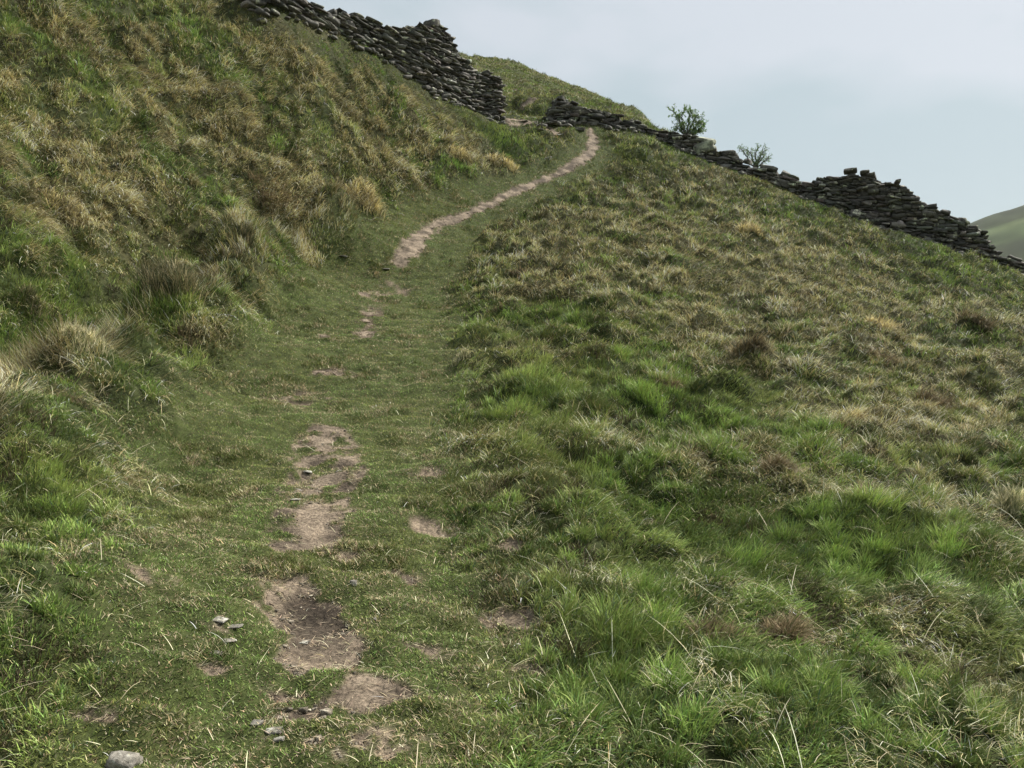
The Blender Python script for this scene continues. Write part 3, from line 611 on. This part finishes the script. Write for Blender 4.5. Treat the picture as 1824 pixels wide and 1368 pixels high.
    ds = q < .16 + .5 * sstep(.02, .45, W[m]) + .42 * sstep(.50, .66, fbm(x[m] * 4.5, y[m] * 4.5, 115, 3)); c[ds] = vary((.36, .30, .18), ds.sum(), .35)
    B.add(np.c_[x[m], y[m], z[m] - .004], rng.uniform(0, 6.28, k), hl * (1 + .42 * (wscale[m] - 1)), .0034 * wscale[m] * rng.uniform(.7, 1.4, k), rng.uniform(.35, 1.1, k), rng.uniform(.1, .9, k), c, 2)
    # --- green grass off the track
    m = ~istrack & ~isdry; k = m.sum(); edge = T[m]
    hl = (.05 + .09 * rng.uniform(0, 1, k) ** 1.4) * (.68 + .4 * lush[m]) * (1 - .55 * edge) * (.55 + .5 * clump[m] + .5 * ra[m]) * wall_short[m] * heap[m] * (1 - .3 * far[m]) * (1 - .4 * (1 - s[m]) * (r[m] < 9))
    c = vary(GREEN, k, .24); a = np.clip(lush[m], 0, 1)[:, None]; o_ = vary(OLIVE, k, .2); b = sstep(.4, .7, big[m])[:, None]
    c = c * (1 - .5 * b) + o_ * .5 * b; c = c * (1 - .6 * a) + vary((.142, .198, .046), k, .3) * .6 * a; c = c * tuft_tone[m]
    q = rng.uniform(0, 1, k) < .10; c[q] = vary(BGREEN, q.sum(), .2)
    q = (rb[m] < .10) & (rng.uniform(0, 1, k) < .7) & (lush[m] < .6); c[q] = vary((.075, .065, .035), q.sum(), .25)
    B.add(np.c_[x[m], y[m], z[m] - .01], outaz(m, .7, .35), hl * (1 + .13 * (wscale[m] - 1)), .0042 * wscale[m] * rng.uniform(.7, 1.4, k), rng.uniform(.0, .6, k) + .35 * mat[m] * (lush[m] < .5), rng.uniform(.2, 1.4, k), c, 3, tipdry=(rng.uniform(0, 1, k) < .25) * .6)
    g = B.build('grass'); tag(g, 'short green turf and tufted green grass covering the hillside', 'grass', None, 'stuff')
    # --- straw, combed downhill
    B = Blades(); m = isdry; k = m.sum(); L_ = 1 - s[m]
    hl = (.07 + .15 * rng.uniform(0, 1, k) ** 1.3) * (.75 + .55 * L_) * (.5 + .5 * relN[m] + .5 * rb[m]) * wall_short[m] * heap[m] * (1 - .3 * far[m]) * (.55 + .45 * sstep(3, 8, r[m]))
    az = np.where(rng.uniform(0, 1, k) < .25 + .5 * L_ + .5 * mat[m], dn[m] + .6 * flow[m], outw[m]) + rng.normal(0, .5 + .3 * s[m], k) + .7 * (fbm(x[m] * 1.3, y[m] * 1.3, 121, 2) - .5) * 2
    hl = hl * (1 - .28 * L_ * (1 - vg[m])) * (1 + .1 * vg[m]) * (1 - .5 * vg[m] * sstep(8, 11, y[m])); c = vary(STRAW, k, .28, .05); q = rng.uniform(0, 1, k); a = q < .22 + .06 * vg[m]; c[a] = vary(PALE, a.sum(), .2, .04); a = q > .84; c[a] = vary(BROWN, a.sum(), .3, .06); a = (q > .60) & (q < .84); c[a] = vary(OLIVE, a.sum(), .25)
    c = c * np.exp((ra[m] - .5) * 1.0)[:, None] * dk[m]; a = ((rb[m] < .22) | (relN[m] < .22) & (vg[m] < .3)) & (rng.uniform(0, 1, k) < .38); c[a] = vary((.080, .070, .038), a.sum(), .3)  # dead dark thatch; low between hummocks its colour also paints in their shade
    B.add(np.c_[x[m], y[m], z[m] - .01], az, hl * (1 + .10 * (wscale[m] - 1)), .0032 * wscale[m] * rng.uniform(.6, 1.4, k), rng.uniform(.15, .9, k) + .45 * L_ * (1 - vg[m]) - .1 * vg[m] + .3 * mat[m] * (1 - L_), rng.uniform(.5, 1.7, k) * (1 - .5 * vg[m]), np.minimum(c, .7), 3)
    # loose dead litter lying on the worn ground and in the turf
    xx, yy, rr = scatter(90000, 2.2, 22, 9000, 700); Tl = track(xx, yy); Wl = worn(xx, yy); kp = rng.uniform(0, 1, len(xx)) < .05 + .8 * sstep(.1, .7, Wl) * (Tl > .2); xx, yy, rr, Wl = xx[kp], yy[kp], rr[kp], Wl[kp]; k = len(xx)
    zz = height(xx, yy, None, Wl) + .014; ws = np.maximum(1, rr / 5)
    B.add(np.c_[xx, yy, zz], rng.uniform(0, 6.28, k), rng.uniform(.015, .06, k) * np.sqrt(ws), .0024 * ws * rng.uniform(.6, 1.4, k), rng.uniform(1.2, 1.5, k), rng.uniform(-.1, .5, k), vary((.42, .34, .23), k, .35, .05), 3)
    xx, yy, rr = scatter(None, 2.2, 20, 60000, 5000); mm = sstep(.56, .68, fbm(xx * 2.6, yy * 2.6, 351, 3)); tr = track(xx, yy); kp = rng.uniform(0, 1, len(xx)) < (.32 * mm + .03) * (.25 + .75 * (1 - tr)); xx, yy, rr, tr = xx[kp], yy[kp], rr[kp], tr[kp]; k = len(xx)
    fl = 6.28 * fbm(xx * 3, yy * 3, 361, 2) * 2; q = rng.uniform(0, 1, k)[:, None]; ws = np.maximum(1, rr / 6); c = np.where(q < .6, vary(PALE, k, .22, .04) * .9, vary(STRAW, k, .3, .05))
    B.add(np.c_[xx, yy, height(xx, yy) + .012 + .06 * (1 - tr) * rng.uniform(0, 1, k)], fl + rng.normal(0, .7, k), rng.uniform(.04, .14, k) * (1 - .55 * tr), .0018 * ws * rng.uniform(.6, 1.3, k), rng.uniform(.7, 1.4, k), rng.uniform(.1, 1.1, k), c, 3)
    # matted fibres over the worn soil
    xx, yy, rr = scatter(None, 2.2, 14, 1e9, 9000, 20); xx = xx - .24 * yy; Wl = worn(xx, yy); kp = (rng.uniform(0, 1, len(xx)) < .55 * sstep(.1, .6, Wl) * (1 - .6 * hollow(xx, yy))) & (track(xx, yy) > .3); xx, yy, rr, Wl = xx[kp], yy[kp], rr[kp], Wl[kp]; k = len(xx)
    zz = height(xx, yy, None, Wl) + .006; ws = np.maximum(1, rr / 5); q = rng.uniform(0, 1, k)[:, None]
    c = np.where(q < .4, vary((.36, .30, .21), k, .3, .04), np.where(q < .75, vary((.20, .16, .12), k, .3, .04), vary((.07, .055, .042), k, .3, .04)))
    B.add(np.c_[xx, yy, zz], rng.uniform(0, 6.28, k), rng.uniform(.008, .03, k) * np.sqrt(ws), .0022 * ws * rng.uniform(.6, 1.5, k), rng.uniform(1.1, 1.6, k), rng.uniform(-.3, .4, k), c, 2)
    # long single bleached stems
    xx, yy, rr = scatter(900, 2.2, 16, 300, 14); k = len(xx); Tl = track(xx, yy); zz = height(xx, yy) + .02
    B.add(np.c_[xx, yy, zz], rng.uniform(0, 6.28, k), rng.uniform(.08, .32, k) * (1 - .6 * Tl), .0030 * np.maximum(1, rr / 6), rng.uniform(.5, 1.35, k), rng.uniform(.1, 1.1, k), vary(PALE, k, .15, .03), 4)
    g = B.build('dry_grass'); tag(g, 'pale straw coloured dead grass combed down the slopes', 'dry grass', None, 'stuff')
    print('blades', n, 'plus litter', k)
grow()

# ------------------------------------------------------------------ single tufts and rush clumps that stand out
def tussock(px, py, wpx, hpx, style, label, name='grass_tussock', cat='tussock'):
    x, y = at(px, py); Wd, Ht = wpx * y / F, hpx * y / F * (.62 if px > 900 else .42); o3 = np.array([x, y, H1(x, y)])
    near = max(1.0, y / 6); n = int(min(3600, 600 * (wpx * hpx / 3000) ** .8 + 300)); B = Blades()
    ns = max(3, min(14, int(wpx / 11))); sa = rng.uniform(0, 6.28, ns); sr = np.sqrt(rng.uniform(0, 1, ns)) * Wd * .31; scx, scy = np.cos(sa) * sr, np.sin(sa) * sr * .75
    sh = rng.uniform(.45, 1.15, ns); sc2 = np.exp(rng.normal(0, .22, ns)); i = rng.integers(0, ns, n); a = rng.uniform(0, 6.28, n); rr = np.abs(rng.normal(0, 1, n)) * Wd * .095
    P = np.c_[scx[i] + np.cos(a) * rr, scy[i] + np.sin(a) * rr, np.zeros(n)]; P[:, 2] = height(P[:, 0] + x, P[:, 1] + y) - o3[2] - .02 + Ht * .15
    gx, gy = grad(np.array([x]), np.array([y])); dn = math.atan2(-gy[0], -gx[0])
    pal = {'rush': [(.06, .075, .035, .4), (.12, .115, .055, .3), (.32, .27, .16, .3)], 'dark': [(.06, .065, .035, .4), (.15, .115, .07, .3), (.36, .29, .17, .3)], 'straw': [(*STRAW, .5), (*PALE, .2), (*BROWN, .3)],
           'brown': [(*BROWN, .4), (.30, .23, .14, .35), (.12, .12, .055, .25)], 'green': [(*GREEN, .5), (.09, .145, .04, .3), (.17, .18, .07, .2)], 'pale': [(*PALE, .4), (.32, .31, .18, .3), (.13, .16, .06, .3)]}[style]
    idx = rng.choice(len(pal), n, p=[p[3] for p in pal]); C = np.array([p[:3] for p in pal])[idx] * np.exp(rng.normal(0, .22, (n, 1))) * sc2[i][:, None]
    up = style in ('rush', 'green', 'pale'); az = np.where(rng.uniform(0, 1, n) < .6, a, dn + .3) + rng.normal(0, .6, n)
    Lb = Ht * rng.uniform(.5, 1.2, n) * sh[i] * (1.2 if style == 'rush' else 1.0)
    B.add(P, az, Lb, .0040 * near * rng.uniform(.6, 1.2, n), rng.uniform(0, .4 if up else .9, n), rng.uniform(.1, 1.2, n) if up else rng.uniform(.4, 1.9, n), C, 4)
    o = B.build(name); o.location = o3; tag(o, label, cat); return o
TUSS = [(1332,668,88,66,'dark','upright dark tussock standing alone among pale grass on the right slope'),
 (295,565,150,105,'rush','wide stand of dark rushes in the ditch left of the track','rush_clump','rushes'),(420,462,76,50,'rush','paler rush clump just up the ditch from the wide dark stand','rush_clump','rushes'),
 (75,570,110,50,'rush','low dark rushes near the left edge of the photo','rush_clump','rushes'),
(330,640,80,36,'dark','dark matted tuft on the verge below the rushes'),(140,700,120,60,'pale','broad silvery tussock with long pale stems on the left verge'),
 (120,790,130,50,'dark','dark shaded tuft in front of the silvery tussock'),(1190,700,70,40,'brown','brown matted tuft with bleached stems beside lush green grass'),(930,500,70,34,'dark','dark low tuft with straw trim at the right edge of the track'),
 (880,575,90,34,'dark','flattened dark green mound at the track edge in mid view'),(1660,740,90,60,'brown','brown heavy tussock on the far right slope with pale skirts'),(1500,790,80,60,'straw','straw dome left of the heavy brown tussock'),
 (1370,890,110,60,'brown','reddish brown tussock at the head of a dark trench'),(1545,935,90,70,'dark','dark clump with hanging dead blades in the right foreground'),(1265,1150,110,90,'brown','dead brown tussock with bleached stems in the near foreground'),
 (1400,1150,110,90,'brown','second dead tussock, just right of the bleached brown one'),(1610,1250,80,40,'pale','small pinkish grey dead tuft at the lower right'),(1775,1270,60,40,'pale','bleached twisted tuft near the bottom right corner'),
 (1575,660,80,40,'dark','dark ridge tussock near the top of the right slope'),(1570,590,70,36,'straw','orange straw cap above the dark ridge tussock'),(1450,545,40,30,'dark','small rounded dark tussock high on the right slope'),
 (1735,600,80,44,'dark','dark double mound at the far right below the wall'),(820,660,60,26,'pale','pale straw tuft with a dark heart beside the track'),(780,785,90,30,'pale','bleached scruffy tuft at the right edge of the track'),
 (1340,430,60,30,'straw','small straw tuft high in the middle of the right slope'),(1790,930,70,70,'pale','silvery hanging tussock cut by the right edge of the photo'),(820,300,60,40,'straw','golden overhanging tussock left of the upper path'),(890,300,80,34,'straw','golden tussock on the bank nearest the path bend'),
 (640,370,110,60,'straw','long overhanging straw mat above the verge'),(490,370,110,50,'brown','dark brown hollow tussock under the straw mat on the bank'),(110,410,130,50,'straw','big combed straw mat on the left bank'),
 ]
for t in TUSS: tussock(*t)

# ------------------------------------------------------------------ wind-bent thorn trees
M_BARK = stone_mat('bark', (.05, .045, .038), (.12, .11, .09), (.2, .21, .17), .7, 40); M_LEAF = blade_mat('leaves', .35, .5, .3)
def tube(pts, rads, n=6):
    V, Q = [], []
    pts = np.array(pts); 
    for i, p in enumerate(pts):
        t = pts[min(i + 1, len(pts) - 1)] - pts[max(i - 1, 0)]; t = t / (np.linalg.norm(t) + 1e-9); a = np.cross(t, [0, 1, .3]); a /= np.linalg.norm(a) + 1e-9; b = np.cross(t, a)
        for k in range(n): V.append(p + rads[i] * (a * math.cos(6.2832 * k / n) + b * math.sin(6.2832 * k / n)))
    for i in range(len(pts) - 1):
        for k in range(n): Q.append((i * n + k, i * n + (k + 1) % n, (i + 1) * n + (k + 1) % n, (i + 1) * n + k))
    return np.array(V), np.array(Q)
def tree(px0, d, base_px, limbs, nleaf, leafsize, label, twig):
    x, y = (base_px[0] - 912) / F * d, d; z = H1(x, y); root = empty('thorn_tree', (x, y, z)); tag(root, label, 'tree', 'wind-bent thorn trees above the wall')
    def w3(px, py, dy=0): return np.array([(px - 912) / F * (d + dy) - x, dy, (684 - py) / F * (d + dy) + EYE - z])
    Vs, Qs, off = [], [], 0; LP = []
    def addt(p, r):
        nonlocal off
        V, Q = tube(p, r); Vs.append(V); Qs.append(Q + off); off += len(V)
    fork = w3(*base_px); stem = [np.array([.05, 0, -.15]), fork * .5 + np.array([.04, .02, 0]), fork]; addt(stem, [.085, .065, .05])
    for lim in limbs:
        P = [fork] + [w3(a, b, c) for a, b, c in lim]; P = np.array(P); k = len(P)
        tt = np.linspace(0, k - 1, 4 * k); P = np.array([[np.interp(t, range(k), P[:, i]) for i in range(3)] for t in tt]) + rng.normal(0, .012, (len(tt), 3)); P[0] = fork
        rr = np.linspace(.035, .008, len(P)); addt(P, rr)
        for i in range(3, len(P)):
            for _ in range(twig):
                v = P[min(i + 1, len(P) - 1)] - P[i - 1]; v = v / (np.linalg.norm(v) + 1e-6) * .5 + rng.normal(0, .55, 3) + np.array([-.1, 0, .25]); ln = rng.uniform(.1, .3)
                q = [P[i]]; 
                for s_ in range(3): v = v + rng.normal(0, .3, 3); q.append(q[-1] + v / np.linalg.norm(v) * ln / 3)
                addt(q, [.006, .005, .004, .003]); LP += [q[1], q[2], q[3], (q[2] + q[3]) / 2]
    o = quads(np.concatenate(Vs), np.concatenate(Qs), 'trunk', M_BARK, colr=np.ones((off, 3)), parent=root)
    LP = np.array(LP); idx = rng.integers(0, len(LP), nleaf); c = LP[idx] + rng.normal(0, .022, (nleaf, 3)); a = rng.normal(0, 1, (nleaf, 3)); a /= np.linalg.norm(a, axis=1)[:, None]; b = np.cross(a, rng.normal(0, 1, (nleaf, 3))); b /= np.linalg.norm(b, axis=1)[:, None]
    sz = leafsize * rng.uniform(.6, 1.3, nleaf)[:, None]; V = np.stack([c - a * sz, c + b * sz * .6, c + a * sz, c - b * sz * .6], 1).reshape(-1, 3)
    quads(V, np.arange(nleaf * 4).reshape(-1, 4), 'crown', M_LEAF, colr=np.repeat(vary((.13, .21, .06), nleaf, .25), 4, 0), parent=root)
tree(0, 30.6, (1222,246), [[(1216,228,0),(1208,208,-.1),(1198,198,-.1)],[(1212,232,.1),(1206,226,.1)],[(1218,222,.15),(1214,204,.2),(1222,196,.2)],[(1226,226,-.1),(1228,208,-.1),(1232,200,0)],[(1230,236,0),(1240,222,.1),(1248,214,.1)],[(1234,238,.1),(1246,230,.1),(1254,222,0)],[(1232,240,-.1),(1240,236,-.1),(1250,232,-.1)],[(1228,234,.2),(1236,214,.2),(1242,206,.1)]],
     5600, .023, 'larger leafy thorn tree leaning over the low stretch of wall', 3)
tree(0, 29.6, (1346,301), [[(1338,290,0),(1328,276,0),(1319,264,0)],[(1342,288,.1),(1338,274,.1),(1332,268,.1)],[(1346,286,.1),(1346,272,.1),(1350,264,.1)],[(1350,290,0),(1356,276,0),(1362,268,0)],[(1354,294,-.1),(1364,286,-.1),(1370,280,-.1)],[(1350,292,.1),(1360,280,.1),(1358,266,.1)]],
     1700, .019, 'smaller nearly bare thorn tree downhill of the leafy one', 2)

# ------------------------------------------------------------------ hill across the valley
def far_hill():
    xs, ys = np.linspace(150, 1300, 240), np.linspace(330, 900, 160); X, Y = np.meshgrid(xs, ys)
    ridge = np.interp(X, [0, 200, 329, 480, 700, 900, 1300], [20, 66, 116, 172, 240, 262, 250])
    Z = ridge - .50 * np.sqrt((Y - 600) ** 2 + 600) + 12 + 10 * (fbm(X / 70, Y / 70, 201, 5) - .5); Z = np.maximum(Z, -75)
    n1 = fbm(X / 50, Y / 22, 205, 5)[..., None]; n2 = fbm(X / 12, Y / 12, 208, 4)[..., None]
    c = np.array([.045, .068, .036]) * (1 - n1) + np.array([.15, .145, .085]) * n1; c = c * (.45 + 1.1 * n2) * (.55 + .9 * sstep(.40, .60, fbm(X / 140 + .3 * fbm(X / 40, Y / 40, 3), Y / 38 + Z / 30, 222, 3)))[..., None] * np.array([.46, .60, .44])
    i = (np.arange(159)[:, None] * 240 + np.arange(239)[None]).ravel()
    o = quads(np.c_[X.ravel(), Y.ravel(), Z.ravel()], np.c_[i, i + 1, i + 241, i + 240], 'hills', M_GROUND, colr=np.c_[c.reshape(-1, 3), np.zeros(c.shape[0] * c.shape[1])], smooth=True)
    tag(o, 'pale green hill across the valley at the far right', None, None, 'structure')
far_hill()

def haze():
    m = bpy.data.materials.new('valley_air'); m.use_nodes = True; n = m.node_tree.nodes; n.clear()
    o = n.new('ShaderNodeOutputMaterial'); v = n.new('ShaderNodeVolumePrincipled'); v.inputs['Density'].default_value = .00008; v.inputs['Color'].default_value = (.82, .88, .92, 1); v.inputs['Anisotropy'].default_value = .2
    m.node_tree.links.new(v.outputs[0], o.inputs['Volume'])
    x0, x1, y0, y1, z0, z1 = -6100, 6100, -6100, 6100, -90, 330
    V = np.array([(x, y, z) for z in (z0, z1) for y in (y0, y1) for x in (x0, x1)], float)
    q = quads(V, [(0, 2, 3, 1), (4, 5, 7, 6), (0, 1, 5, 4), (2, 6, 7, 3), (0, 4, 6, 2), (1, 3, 7, 5)], 'haze', m); tag(q, 'thin moist valley air', None, None, 'stuff')
haze()
